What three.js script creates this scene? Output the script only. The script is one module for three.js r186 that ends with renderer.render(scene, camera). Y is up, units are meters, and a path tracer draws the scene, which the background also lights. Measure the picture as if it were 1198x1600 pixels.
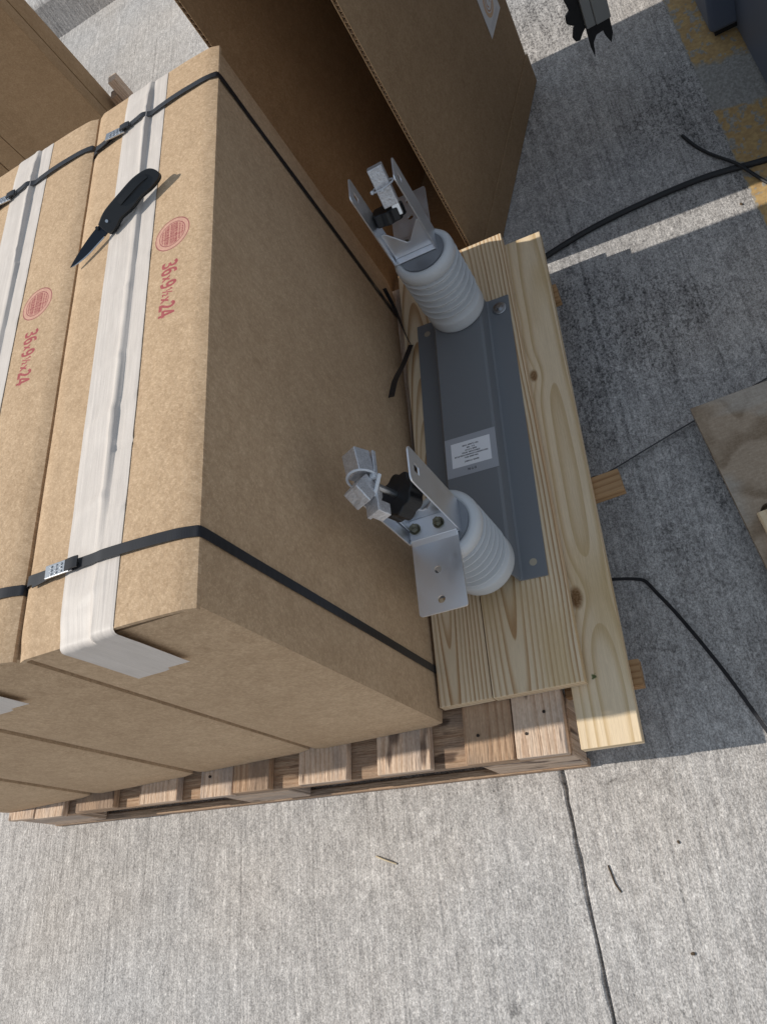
import * as THREE from 'three';
import { mergeGeometries, mergeVertices, toCreasedNormals } from 'three/addons/utils/BufferGeometryUtils.js';
import { RoundedBoxGeometry } from 'three/addons/geometries/RoundedBoxGeometry.js';

// ---------------------------------------------------------------- camera, sky, sun, exposure
const V = (x, y, z) => new THREE.Vector3(x, y, z);
const DK = 0.135;                                        // height of the pallet's deck above the ground
const scene = new THREE.Scene();
const camera = new THREE.PerspectiveCamera(66.25, 766 / 1024, 0.05, 200);
camera.position.set(0.453, 1.144 + DK, 0.299);
camera.quaternion.setFromRotationMatrix(new THREE.Matrix4().makeBasis(V(0.887, -0.454, 0.079).normalize(), V(0.284, 0.403, -0.870).normalize(), V(0.364, 0.794, 0.487).normalize())).normalize();
scene.add(camera);

const SUN = V(-1.12, 1, -0.048).normalize();             // towards the sun
{
  const w = 256, h = 128, d = new Float32Array(w * h * 4);
  for (let j = 0; j < h; j++) for (let i = 0; i < w; i++) {
    const el = ((j + 0.5) / h - 0.5) * Math.PI, az = ((i + 0.5) / w - 0.5) * 2 * Math.PI;
    const dir = V(Math.cos(el) * Math.cos(az), Math.sin(el), Math.cos(el) * Math.sin(az));
    const t = Math.max(0, dir.y), m = Math.pow(1 - t, 3.0), c = Math.max(0, dir.dot(SUN)), glow = 0.22 * Math.pow(c, 14);
    const k = (j * w + i) * 4, S = 0.84;
    d[k] = S * (0.40 + 0.48 * m + glow); d[k + 1] = S * (0.49 + 0.43 * m + glow); d[k + 2] = S * (0.61 + 0.34 * m + glow * 0.9); d[k + 3] = 1;
  }
  const sky = new THREE.DataTexture(d, w, h, THREE.RGBAFormat, THREE.FloatType);
  sky.mapping = THREE.EquirectangularReflectionMapping; sky.magFilter = THREE.LinearFilter; sky.minFilter = THREE.LinearFilter; sky.needsUpdate = true;
  scene.background = sky; scene.environment = sky;
}
const sun = new THREE.DirectionalLight(new THREE.Color(1.0, 0.955, 0.88), 3.75);
sun.position.copy(SUN).multiplyScalar(12); sun.castShadow = true; sun.shadow.mapSize.set(4096, 4096);
Object.assign(sun.shadow.camera, { left: -5, right: 5, top: 5, bottom: -5, near: 0.5, far: 30 });
scene.add(sun, sun.target);
const renderer = new THREE.WebGLRenderer({ antialias: true });
renderer.toneMapping = THREE.LinearToneMapping;
renderer.toneMappingExposure = 1.0;
renderer.shadowMap.enabled = true;

// ---------------------------------------------------------------- noise and textures
let seedState = 1;
const seed = s => { seedState = (s * 2654435761) >>> 0 || 1; };
const rnd = () => { seedState = (seedState + 0x6D2B79F5) >>> 0; let t = seedState; t = Math.imul(t ^ (t >>> 15), t | 1); t ^= t + Math.imul(t ^ (t >>> 7), t | 61); return ((t ^ (t >>> 14)) >>> 0) / 4294967296; };
const rr = (a, b) => a + (b - a) * rnd();
function hash2(x, y) { let h = Math.imul(x, 374761393) + Math.imul(y, 668265263); h = Math.imul(h ^ (h >>> 13), 1274126177); return ((h ^ (h >>> 16)) >>> 0) / 4294967296; }
function noise(x, y) {
  const xi = Math.floor(x), yi = Math.floor(y), fx = x - xi, fy = y - yi, u = fx * fx * (3 - 2 * fx), v = fy * fy * (3 - 2 * fy);
  const a = hash2(xi, yi), b = hash2(xi + 1, yi), c = hash2(xi, yi + 1), d = hash2(xi + 1, yi + 1);
  return a + (b - a) * u + (c - a) * v + (a - b - c + d) * u * v;
}
function fbm(x, y, o = 4) { let s = 0, a = 0.5, n = 0; for (let i = 0; i < o; i++) { s += a * noise(x + 17.3 * i, y - 9.1 * i); n += a; x *= 2.03; y *= 2.03; a *= 0.5; } return s / n; }
const cl = (v, a = 0, b = 1) => Math.min(b, Math.max(a, v));
const ss = (a, b, x) => { const t = cl((x - a) / (b - a)); return t * t * (3 - 2 * t); };
function dataTex(w, h, fn, srgb = true, wrap = THREE.RepeatWrapping) {
  const d = new Uint8Array(w * h * 4);
  for (let j = 0; j < h; j++) for (let i = 0; i < w; i++) {
    const c = fn((i + 0.5) / w, (j + 0.5) / h, i, j), k = (j * w + i) * 4;
    if (typeof c === 'number') d[k] = d[k + 1] = d[k + 2] = cl(c, 0, 255); else { d[k] = cl(c[0], 0, 255); d[k + 1] = cl(c[1], 0, 255); d[k + 2] = cl(c[2], 0, 255); }
    d[k + 3] = 255;
  }
  const t = new THREE.DataTexture(d, w, h); t.wrapS = t.wrapT = wrap; t.magFilter = THREE.LinearFilter; t.minFilter = THREE.LinearMipmapLinearFilter; t.generateMipmaps = true;
  if (srgb) t.colorSpace = THREE.SRGBColorSpace; t.needsUpdate = true; return t;
}
const M = (o) => new THREE.MeshPhysicalMaterial(o);
const mix3 = (a, b, t) => [a[0] + (b[0] - a[0]) * t, a[1] + (b[1] - a[1]) * t, a[2] + (b[2] - a[2]) * t];

// ---------------------------------------------------------------- geometry helpers
// uv in metres, chosen by the face's direction; grain = axis that u follows
function planar(g, grain = 'x', ou = 0, ov = 0, su = 1, sv = 1) {
  g = g.index ? g.toNonIndexed() : g;
  const p = g.attributes.position, n = g.attributes.normal, uv = new Float32Array(p.count * 2), G = 'xyz'.indexOf(grain);
  for (let f = 0; f < p.count; f += 3) {
    const e1 = V().fromBufferAttribute(p, f + 1).sub(V().fromBufferAttribute(p, f)), e2 = V().fromBufferAttribute(p, f + 2).sub(V().fromBufferAttribute(p, f)), fn = e1.cross(e2).toArray().map(Math.abs);
    const ax = fn[0] >= fn[1] && fn[0] >= fn[2] ? 0 : fn[1] >= fn[2] ? 1 : 2;
    let a, b; const rest = [0, 1, 2].filter(k => k !== ax);
    if (ax === G) { a = rest[0]; b = rest[1]; } else { a = G; b = rest.find(k => k !== G); }
    for (let k = f; k < f + 3; k++) { const q = [p.getX(k), p.getY(k), p.getZ(k)]; uv[2 * k] = (q[a] * (ax === G ? 0.3 : 1) + ou) * su; uv[2 * k + 1] = (q[b] + ov + (ax === 0 ? 0.031 : 0)) * sv; }
  }
  g.setAttribute('uv', new THREE.BufferAttribute(uv, 2)); return g;
}
const strip = g => { g = g.index ? g.toNonIndexed() : g; for (const k of Object.keys(g.attributes)) if (!['position', 'normal', 'uv'].includes(k)) g.deleteAttribute(k); return g; };
const merge = a => mergeGeometries(a.map(strip));
const rbox = (w, h, d, r = 0.002, s = 2) => new RoundedBoxGeometry(w, h, d, s, Math.min(r, w * 0.49, h * 0.49, d * 0.49));
const box = (x0, x1, y0, y1, z0, z1, r = 0.002) => rbox(x1 - x0, y1 - y0, z1 - z0, r).translate((x0 + x1) / 2, (y0 + y1) / 2, (z0 + z1) / 2);
function sheet(nu, nv, fn, uvf) {                         // a curved surface from a function (u, v) -> point
  const pos = [], uv = [], idx = [];
  for (let j = 0; j <= nv; j++) for (let i = 0; i <= nu; i++) { const q = fn(i / nu, j / nv); pos.push(q[0], q[1], q[2]); const t = uvf ? uvf(i / nu, j / nv, q) : [i / nu, j / nv]; uv.push(t[0], t[1]); }
  for (let j = 0; j < nv; j++) for (let i = 0; i < nu; i++) { const a = j * (nu + 1) + i, b = a + 1, c = a + nu + 1, d = c + 1; idx.push(a, c, b, b, c, d); }
  const g = new THREE.BufferGeometry(); g.setAttribute('position', new THREE.Float32BufferAttribute(pos, 3)); g.setAttribute('uv', new THREE.Float32BufferAttribute(uv, 2)); g.setIndex(idx); g.computeVertexNormals(); return g;
}
// closed slab: top(u,v), bottom(u,v)
function slab(nu, nv, top, bot, uvf) {
  const T = sheet(nu, nv, top, uvf), B = sheet(nu, nv, (u, v) => bot(1 - u, v), (u, v, q) => uvf ? uvf(1 - u, v, q) : [u, v]);
  const edge = (n, f) => sheet(n, 1, (t, s) => { const [u, v] = f(t); const a = top(u, v), b = bot(u, v); return [0, 1, 2].map(k => a[k] + (b[k] - a[k]) * s); }, (t, s, q) => { const [u, v] = f(t); return uvf ? uvf(u, v, q) : [u, v]; });
  return merge([T, B, edge(nu, t => [t, 1]), edge(nu, t => [1 - t, 0]), edge(nv, t => [1, 1 - t]), edge(nv, t => [0, t])]);
}
// flat band of given width along a list of [centre, side vector]
function ribbon(pts, width, thick = 0.0008, seg = 60) {
  const cC = new THREE.CatmullRomCurve3(pts.map(p => p[0])), sC = new THREE.CatmullRomCurve3(pts.map(p => p[1]));
  const f = (s, off) => (u, v) => { const c = cC.getPoint(v), t = cC.getTangent(v), w = sC.getPoint(v).normalize(), n = w.clone().cross(t).normalize(); return c.addScaledVector(w, (u - 0.5) * width).addScaledVector(n, off).toArray(); };
  return slab(2, seg, f(1, thick / 2), f(1, -thick / 2), (u, v) => [u * width, v]);
}
function obj(name, geos, mat, parent = scene) {
  const m = new THREE.Mesh(Array.isArray(geos) ? (geos.length > 1 ? merge(geos) : geos[0]) : geos, mat); m.name = name; m.castShadow = m.receiveShadow = true; parent.add(m); return m;
}
const used = {};
function numbered(n) { used[n] = (used[n] ?? -1) + 1; return used[n] ? n + '_' + String(used[n]).padStart(3, '0') : n; }
function thing(name, label, category, pos = [0, 0, 0], turn = 0, group) {
  const o = new THREE.Group(); o.name = numbered(name); o.position.set(...pos); o.rotation.y = turn; o.userData = { label, category }; if (group) o.userData.group = group; scene.add(o); return o;
}
function tag(o, label, category, group) { o.name = numbered(o.name); Object.assign(o.userData, { label, category }); if (group) o.userData.group = group; return o; }
function structure(o) { o.userData.kind = 'structure'; return o; }
const grp = (name, parent, pos = [0, 0, 0]) => { const o = new THREE.Group(); o.name = name; o.position.set(...pos); parent.add(o); return o; };

// ---------------------------------------------------------------- materials
// broomed concrete, one picture of the yard [-1.2, 1.0] x [-2.3, 0.7] m, mirrored beyond it
const GX0 = -1.2, GXW = 2.2, GZ0 = -2.3, GZW = 3.0;
const scuffs = [];
{ seed(11); const arc = (pts, w, k) => scuffs.push({ pts, w, k });
  arc([[0.375, -1.213], [0.372, -1.18], [0.379, -1.156], [0.40, -1.10], [0.431, -1.057]], 0.0035, 34); arc([[0.416, -1.192], [0.418, -1.16], [0.426, -1.136], [0.452, -1.08], [0.487, -1.031]], 0.003, 30);
  arc([[0.392, -0.735], [0.40, -0.76], [0.41, -0.80]], 0.003, 26); arc([[0.36, -0.61], [0.375, -0.64], [0.392, -0.62]], 0.002, 26); arc([[0.41, -0.60], [0.402, -0.63], [0.39, -0.645]], 0.002, 26);
  arc([[0.301, -0.095], [0.312, -0.086], [0.318, -0.088], [0.345, -0.078]], 0.0034, -46); arc([[0.345, -0.078], [0.347, -0.082]], 0.005, -40); arc([[0.303, -0.097], [0.3, -0.092]], 0.005, -40);
  arc([[0.19, 0.10], [0.2, 0.102], [0.215, 0.099]], 0.004, -40); arc([[0.003, 0.389], [0.006, 0.386]], 0.012, -50); arc([[0.345, 0.154], [0.352, 0.152]], 0.002, -50);
  for (let i = 0; i < 26; i++) { const x = rr(0.3, 0.75), z = rr(-1.4, -0.45), a = rr(-0.3, 0.3), l = rr(0.03, 0.14); arc([[x, z], [x + Math.sin(a) * l, z + Math.cos(a) * l]], rr(0.0007, 0.0016), rr(10, 24) * (rnd() < 0.6 ? 1 : -1)); }
  for (let i = 0; i < 30; i++) { const x = rr(-1.1, 0.6), z = rr(0.1, 0.6), a = rr(-0.6, 0.6), l = rr(0.01, 0.06); arc([[x, z], [x + Math.sin(a) * l, z + Math.cos(a) * l]], rr(0.0007, 0.0015), rr(8, 20) * (rnd() < 0.5 ? 1 : -1)); }
}
const NG = 2048, scuffMap = new Float32Array(NG * NG);
for (const s of scuffs) for (let i = 0; i + 1 < s.pts.length; i++) {
  const [x0, z0] = s.pts[i], [x1, z1] = s.pts[i + 1], pad = s.w * 2;
  const a0 = Math.floor((Math.min(x0, x1) - pad - GX0) / GXW * NG), a1 = Math.ceil((Math.max(x0, x1) + pad - GX0) / GXW * NG), b0 = Math.floor((Math.min(z0, z1) - pad - GZ0) / GZW * NG), b1 = Math.ceil((Math.max(z0, z1) + pad - GZ0) / GZW * NG);
  for (let b = Math.max(0, b0); b < Math.min(NG, b1); b++) for (let a = Math.max(0, a0); a < Math.min(NG, a1); a++) {
    const x = GX0 + (a + 0.5) / NG * GXW, z = GZ0 + (b + 0.5) / NG * GZW, t = cl(((x - x0) * (x1 - x0) + (z - z0) * (z1 - z0)) / ((x1 - x0) ** 2 + (z1 - z0) ** 2 + 1e-9));
    const d = Math.hypot(x - x0 - t * (x1 - x0), z - z0 - t * (z1 - z0)), w = s.w * (0.5 + noise(x * 400, z * 400)), k = ss(w, w * 0.3, d) * (0.35 + 0.65 * noise(x * 700 + 5, z * 700)); const i2 = b * NG + a;
    if (Math.abs(k * s.k) > Math.abs(scuffMap[i2])) scuffMap[i2] = k * s.k;
  }
}
const broom = (x, z) => { const w = x + 0.0022 * (noise(z * 3.1, x * 8) - 0.5) + 0.006 * noise(z * 0.9, 3); return 0.4 * noise(w * 300, z * 16) + 0.35 * noise(w * 620 + 40, z * 46) + 0.25 * noise(w * 170 + 9, z * 4); };
const concreteMap = dataTex(NG, NG, (u, v, i, j) => {
  const x = GX0 + u * GXW, z = GZ0 + v * GZW, b = broom(x, z), g = hash2(i * 3 + 1, j * 7 + 2), f = fbm(x * 90, z * 60, 3), c = fbm(x * 5 + 3, z * 4, 4), c2 = fbm(x * 1.3 - 7, z * 1.1, 3);
  let L = 174 + (b - 0.5) * 40 + (g - 0.5) * 64 + (noise(x * 520, z * 380) - 0.5) * 34 + (f - 0.5) * 34 + (c - 0.5) * 14 + (c2 - 0.5) * 12;
  L -= 24 * ss(0.80, 0.92, noise((x + 0.004 * noise(z * 1.7, 3)) * 230 + 7, z * 1.6)) * (0.4 + 0.6 * noise(z * 70, x * 90)); L += 22 * ss(0.82, 0.95, noise(x * 240 + 3, z * 170));
  // pits and trodden-in rubber on the part beside the boards
  const zone = ss(0.2, 0.34, x) * ss(0.12, -0.08, z) * (0.45 + 0.55 * ss(0.36, 0.62, fbm(x * 5.3 + 1.7, z * 4.1 + 4, 3))), p = fbm(x * 330 + 9, z * 210 - 4, 3);
  L -= zone * (50 * ss(0.53, 0.68, p) + 8 + 16 * ss(0.45, 0.7, fbm(x * 90, z * 14, 4))); L -= 20 * ss(0.74, 0.86, fbm(x * 330 - 3, z * 300, 2)) * (1 - zone);
  L += 8 * ss(0.6, 0.78, fbm(x * 90 + 20, z * 60, 3));
  L += scuffMap[j * NG + i];
  const warm = (fbm(x * 3 + 50, z * 3, 3) - 0.5) * 10;
  return [L * 0.985 + 2 + warm, L * 0.968 + warm * 0.3, L * 0.942 - warm * 0.5];
}, true, THREE.MirroredRepeatWrapping);
const concreteBump = dataTex(NG, NG, (u, v, i, j) => { const x = GX0 + u * GXW, z = GZ0 + v * GZW; return 255 * cl(0.25 + 0.55 * broom(x, z) + 0.3 * (fbm(x * 120, z * 90, 2) - 0.5) + 0.25 * (hash2(i, j) - 0.5) - 0.3 * ss(0.74, 0.86, fbm(x * 330 - 3, z * 300, 2))); }, false, THREE.MirroredRepeatWrapping);
const concrete = M({ map: concreteMap, bumpMap: concreteBump, bumpScale: 0.0018, roughness: 0.93 });

// kraft board: fibres and pale flecks
const kraftPix = (x, y) => {                              // metres
  const a = fbm(x * 240 + y * 90, y * 260 - x * 60, 3), b = fbm(x * 60, y * 60 + 9, 3), c = fbm(x * 7 + 2, y * 7, 3), fl = ss(0.66, 0.8, noise(x * 900 + y * 400, y * 420 - x * 200));
  const t = (a - 0.5) * 25 + (b - 0.5) * 13 + (c - 0.5) * 14 + fl * 12 + (noise(x * 1500, y * 1500) - 0.5) * 12;
  return [184 + t, 156 + t * 0.98, 125 + t * 0.92];
};
const kraftMap = dataTex(1024, 1024, (u, v) => kraftPix(u * 0.6, v * 0.6), true, THREE.MirroredRepeatWrapping); kraftMap.repeat.set(1 / 0.6, 1 / 0.6);
const kraftBump = dataTex(1024, 1024, (u, v) => 255 * cl(0.5 + 0.5 * (fbm(u * 110, v * 110, 3) - 0.5) + 0.35 * (fbm(u * 30 + 5, v * 30, 3) - 0.5) + 0.2 * (noise(u * 700, v * 700) - 0.5)), false, THREE.MirroredRepeatWrapping); kraftBump.repeat.set(1 / 0.6, 1 / 0.6);
const kraft = M({ map: kraftMap, bumpMap: kraftBump, bumpScale: 0.0009, roughness: 0.82, specularIntensity: 0.4 });
const flute = M({ map: kraftMap, color: 0xffffff, roughness: 0.9 });
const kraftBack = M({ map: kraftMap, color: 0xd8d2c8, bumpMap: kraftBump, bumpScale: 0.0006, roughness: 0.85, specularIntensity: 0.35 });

// flap with the printed size and the box maker's round stamp; canvas x runs to +z, canvas y to -x
const FW = 0.124, FL = 0.916;
function flapTexture(print) {
  const w = 2048, h = 280, c = document.createElement('canvas'); c.width = w; c.height = h; const g = c.getContext('2d'), im = g.createImageData(w, h);
  for (let j = 0; j < h; j++) for (let i = 0; i < w; i++) { const q = kraftPix(i / w * FL + (print ? 3 : 7), j / h * FW + 2), k = (j * w + i) * 4; im.data[k] = q[0]; im.data[k + 1] = q[1]; im.data[k + 2] = q[2]; im.data[k + 3] = 255; }
  g.putImageData(im, 0, 0);
  if (print) {
    const px = w / FL, X = z => (z + FL) * px, Yc = x => -x / FW * h;   // z from -FL to 0, x from -FW to 0
    g.save(); g.globalAlpha = 0.86;
    const cx = X(-0.536), cy = Yc(-0.060), R = 0.0275 * px;
    const ring = (r, lw, col) => { g.beginPath(); g.arc(cx, cy, r, 0, 7); g.lineWidth = lw; g.strokeStyle = col; g.stroke(); };
    g.fillStyle = '#c89a88'; g.beginPath(); g.arc(cx, cy, R, 0, 7); g.fill();
    ring(R, 3.4, '#8f5250'); ring(R * 0.76, 3, '#8f5250');
    g.save(); g.beginPath(); g.arc(cx, cy, R * 0.70, 0, 7); g.clip(); g.fillStyle = '#c29482'; g.fillRect(cx - R, cy - R, 2 * R, 2 * R); g.fillStyle = '#92524f';
    seed(5); for (let r = 0; r < 8; r++) { const yy = cy - R * 0.66 + r * R * 0.17, tall = r === 2 || r === 5; let x = cx - R * 0.68; while (x < cx + R * 0.68) { const ww = rr(2, tall ? 9 : 6); g.fillRect(x, yy, ww, R * (tall ? 0.15 : 0.10)); x += ww + rr(1.2, 2.6); } }
    g.fillStyle = '#92524f'; g.fillRect(cx - R * 0.7, cy - R * 0.03, R * 1.4, 2); g.fillRect(cx + R * 0.16, cy - R * 0.7, 2, R * 1.4); g.restore();
    g.fillStyle = '#9f4a50'; g.strokeStyle = '#9f4a50'; g.textBaseline = 'alphabetic';
    const base = Yc(-0.072), H = 0.0345 * px;               // a condensed bold face
    let z = -0.486; const put = (s, size, wide, drop = 0, bold = 'bold', str = 1.3) => { g.save(); g.translate(X(z), base - drop); g.scale(wide, 1); g.font = `${bold} ${size}px sans-serif`; g.fillText(s, 0, 0); g.lineWidth = str; g.strokeText(s, 0, 0); const m = g.measureText(s).width * wide; g.restore(); z += m / px + 0.0012; };
    put('36', H, 0.62); put('x', H * 0.62, 0.72, H * 0.06, 'bold', 1.2); put('9', H, 0.62); put('½', H * 0.66, 0.6, H * 0.1, 'bold', 0.6); put('x', H * 0.66, 0.72, H * 0.06, 'bold', 1.2); put('24', H, 0.62);
    g.restore();
    // fibres break the ink up
    const im2 = g.getImageData(0, 0, w, h); for (let j = 0; j < h; j++) for (let i = 0; i < w; i++) { const k = (j * w + i) * 4, n = (fbm(i / 5, j / 5, 2) - 0.5) * 16; for (let q = 0; q < 3; q++) im2.data[k + q] = cl(im2.data[k + q] + n, 0, 255); } g.putImageData(im2, 0, 0);
  }
  const t = new THREE.CanvasTexture(c); t.colorSpace = THREE.SRGBColorSpace; t.wrapS = t.wrapT = THREE.ClampToEdgeWrapping; return t;
}
const flapBump = kraftBump.clone(); flapBump.repeat.set(FL / 0.6, FW / 0.6); flapBump.needsUpdate = true;
const flapPrinted = M({ map: flapTexture(true), bumpMap: flapBump, bumpScale: 0.0009, roughness: 0.82, specularIntensity: 0.4 });
const flapPlain = M({ map: flapTexture(false), bumpMap: flapBump, bumpScale: 0.0009, roughness: 0.82, specularIntensity: 0.4 });
const tapeMap = dataTex(256, 2048, (u, v) => { const t = (fbm(u * 60, v * 14, 3) - 0.5) * 12 + (noise(u * 200, v * 900) - 0.5) * 7 + (fbm(u * 9, v * 40, 3) - 0.5) * 12; return [205 + t, 195 + t, 186 + t]; });
const tapeBump = dataTex(256, 2048, (u, v) => 255 * cl(0.5 + 0.5 * (fbm(u * 22, v * 16, 3) - 0.5) + 0.3 * (fbm(u * 8, v * 60, 2) - 0.5)), false);
const tapeMat = M({ map: tapeMap, bumpMap: tapeBump, bumpScale: 0.0007, roughness: 0.5, specularIntensity: 0.5 });
const strapMap = dataTex(64, 512, (u, v) => { const t = 30 + 10 * noise(u * 40, v * 60) + 6 * ((u * 24 + v * 240) % 1 > 0.5) + 5 * ((u * 24 - v * 240 + 1000) % 1 > 0.5); return [t, t, t * 1.08]; });
const strapMat = M({ map: strapMap, roughness: 0.38, specularIntensity: 0.7 });
const steelMat = M({ color: 0xb9bcc0, metalness: 1, roughness: 0.32 });

// pine: growth rings cut flat; u along 1.1 m, v across 0.16 m
function pineTex(s, o) {
  return dataTex(2048, 320, (u, v) => {
    const x = u * 1.1, y = v * 0.16; let yy = y, hh = o.d0 + o.slope * (x - o.uc) + 0.013 * (fbm(x * 2.2 + s, s * 3, 3) - 0.5), k2 = 0;
    yy += 0.010 * (fbm(x * 1.7 + s * 5, 2.2, 3) - 0.5) + 0.0018 * (fbm(x * 11, y * 30 + s, 2) - 0.5);
    for (const [kx, ky, kr] of o.knots || []) { const dx = (x - kx) * 0.55, dy = y - ky, d = Math.hypot(dx, dy), e = Math.exp(-d * d / (kr * kr * 7)); hh += e * kr * 1.8; yy += e * dy * 0.6; if (d < kr) k2 = Math.max(k2, ss(kr, kr * 0.4, d)); }
    const r = Math.hypot(yy - o.vc, hh) / o.pitch + 0.35 * fbm(x * 3, y * 14 + s, 2), f = r - Math.floor(r), id = Math.floor(r), late = ss(0.42, 0.93, f) * ss(1.0, 0.955, f) * (0.45 + 0.55 * hash2(id, s));
    const fine = (noise(x * 140 + s, y * 3200) - 0.5) * 10 + (noise(x * 26, y * 900 + s) - 0.5) * 9 + (fbm(x * 5 + s, y * 40, 3) - 0.5) * 12;
    let c = mix3([226, 203, 170], o.late || [170, 130, 90], late * (o.str || 0.85)); const stain = ss(0.55, 0.8, fbm(x * 5 + s * 7, y * 9, 3)); c = mix3(c, [206, 176, 130], stain * 0.55);
    if (k2 > 0) { const dk = 0.6 + 0.4 * noise(x * 500, y * 500); c = mix3(c, [112, 78, 46], k2 * dk); }
    for (const [gx, gy, gr] of o.spots || []) { const d = Math.hypot(x - gx, y - gy) + 0.003 * (noise(x * 400, y * 400) - 0.5); c = mix3(c, [70, 82, 46], 0.85 * ss(gr, gr * 0.5, d)); }
    return [c[0] + fine, c[1] + fine, c[2] + fine * 0.9];
  });
}
const woodBump = dataTex(1024, 256, (u, v) => 255 * cl(0.5 + 0.35 * (noise(u * 60, v * 420) - 0.5) + 0.3 * (fbm(u * 9, v * 60, 3) - 0.5)), false);
function pineMat(s, o) { const t = pineTex(s, o); t.repeat.set(1 / 1.1, 1 / 0.16); const b = woodBump.clone(); b.repeat.set(1, 1 / 0.16); b.needsUpdate = true; return M({ map: t, bumpMap: b, bumpScale: 0.0006, roughness: 0.62, specularIntensity: 0.45 }); }
const palletMap = dataTex(1024, 512, (u, v) => {
  const x = u * 1.2, y = v * 0.5, r = Math.hypot((y % 0.125) - 0.05 + 0.02 * fbm(x * 2, Math.floor(y / 0.125), 2), 0.03 + 0.02 * fbm(x * 1.5, y * 3, 2)) / 0.007, f = r - Math.floor(r);
  let c = mix3([206, 180, 156], [170, 138, 112], 0.6 * ss(0.4, 0.95, f)); c = mix3(c, [164, 148, 136], 0.7 * ss(0.45, 0.7, fbm(x * 7, y * 24, 3))); c = mix3(c, [92, 74, 62], 0.8 * ss(0.70, 0.80, fbm(x * 14 + 4, y * 40, 3)));
  const n = (noise(x * 60, y * 1500) - 0.5) * 26 + (noise(x * 300, y * 600) - 0.5) * 18; return [c[0] + n, c[1] + n, c[2] + n];
}); palletMap.repeat.set(1 / 1.2, 2);
const palletBump = dataTex(1024, 512, (u, v) => 255 * cl(0.5 + 0.6 * (noise(u * 70, v * 500) - 0.5) + 0.7 * (fbm(u * 14, v * 50, 3) - 0.5)), false); palletBump.repeat.set(1 / 1.2, 2);
const palletWood = M({ map: palletMap, bumpMap: palletBump, bumpScale: 0.002, roughness: 0.85 });
const palletWood2 = M({ map: palletMap, color: 0xd9cdbf, bumpMap: palletBump, bumpScale: 0.002, roughness: 0.85 });
const plyMap = dataTex(768, 768, (u, v) => {
  const x = u * 0.7, y = v * 0.7, w = fbm(x * 5, y * 9, 4), r = (Math.hypot(x * 0.5 - 0.1 + 0.2 * w, y - 0.3 + 0.25 * fbm(x * 4 + 8, y * 4, 3)) / 0.045), f = r - Math.floor(r);
  let c = mix3([168, 148, 126], [132, 112, 90], 0.75 * ss(0.25, 0.75, f) * ss(1, 0.8, f)); c = mix3(c, [172, 162, 150], 0.8 * ss(0.48, 0.66, fbm(x * 11 + 3, y * 5, 4))); const n = (noise(x * 900, y * 160) - 0.5) * 18 + (noise(x * 260, y * 700) - 0.5) * 14; return [c[0] + n, c[1] + n, c[2] + n];
}); plyMap.repeat.set(1 / 0.7, 1 / 0.7);
const plyMat = M({ map: plyMap, bumpMap: woodBump, bumpScale: 0.0006, roughness: 0.8 });
const paintedSteel = M({ color: new THREE.Color().setRGB(0.185, 0.193, 0.205), roughness: 0.42, specularIntensity: 0.6 });
{ const b = dataTex(256, 256, (u, v) => 120 + 40 * fbm(u * 40, v * 40, 2), false); b.repeat.set(6, 6); paintedSteel.bumpMap = b; paintedSteel.bumpScale = 0.0003; }
const brushMap = dataTex(256, 256, (u, v) => 120 + 26 * noise(u * 14, v * 150) + 40 * fbm(u * 9, v * 9, 3), false); brushMap.repeat.set(7, 7);
const tinned = M({ color: 0xeceef2, metalness: 1, roughness: 0.66, roughnessMap: brushMap });
const tinnedEdge = M({ color: 0xe6e8ea, metalness: 1, roughness: 0.35 });
const castMap = dataTex(256, 256, (u, v) => { const t = 214 + 40 * (fbm(u * 30, v * 30, 3) - 0.5) + 26 * (noise(u * 120, v * 120) - 0.5); return [t, t, t * 1.01]; }); castMap.repeat.set(9, 9);
const castBump = dataTex(256, 256, (u, v) => 255 * fbm(u * 50, v * 50, 3), false); castBump.repeat.set(9, 9);
const castMetal = M({ map: castMap, metalness: 0.75, roughness: 0.5, bumpMap: castBump, bumpScale: 0.0007 });
const insulatorMat = M({ color: new THREE.Color().setRGB(0.58, 0.592, 0.60), roughness: 0.28, specularIntensity: 0.6, sheen: 0.1 });
const blackPlastic = M({ color: new THREE.Color().setRGB(0.008, 0.008, 0.009), roughness: 0.45 });
const rubber = M({ color: new THREE.Color().setRGB(0.014, 0.014, 0.015), roughness: 0.6 });
const nylon = M({ color: new THREE.Color().setRGB(0.68, 0.70, 0.73), roughness: 0.35 });
const boltMat = M({ color: 0x83806f, metalness: 1, roughness: 0.34 });
const nailMat = M({ color: 0x3a322c, metalness: 0.6, roughness: 0.6 });
const whitePaper = M({ color: new THREE.Color().setRGB(0.72, 0.72, 0.72), roughness: 0.6 });

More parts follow.
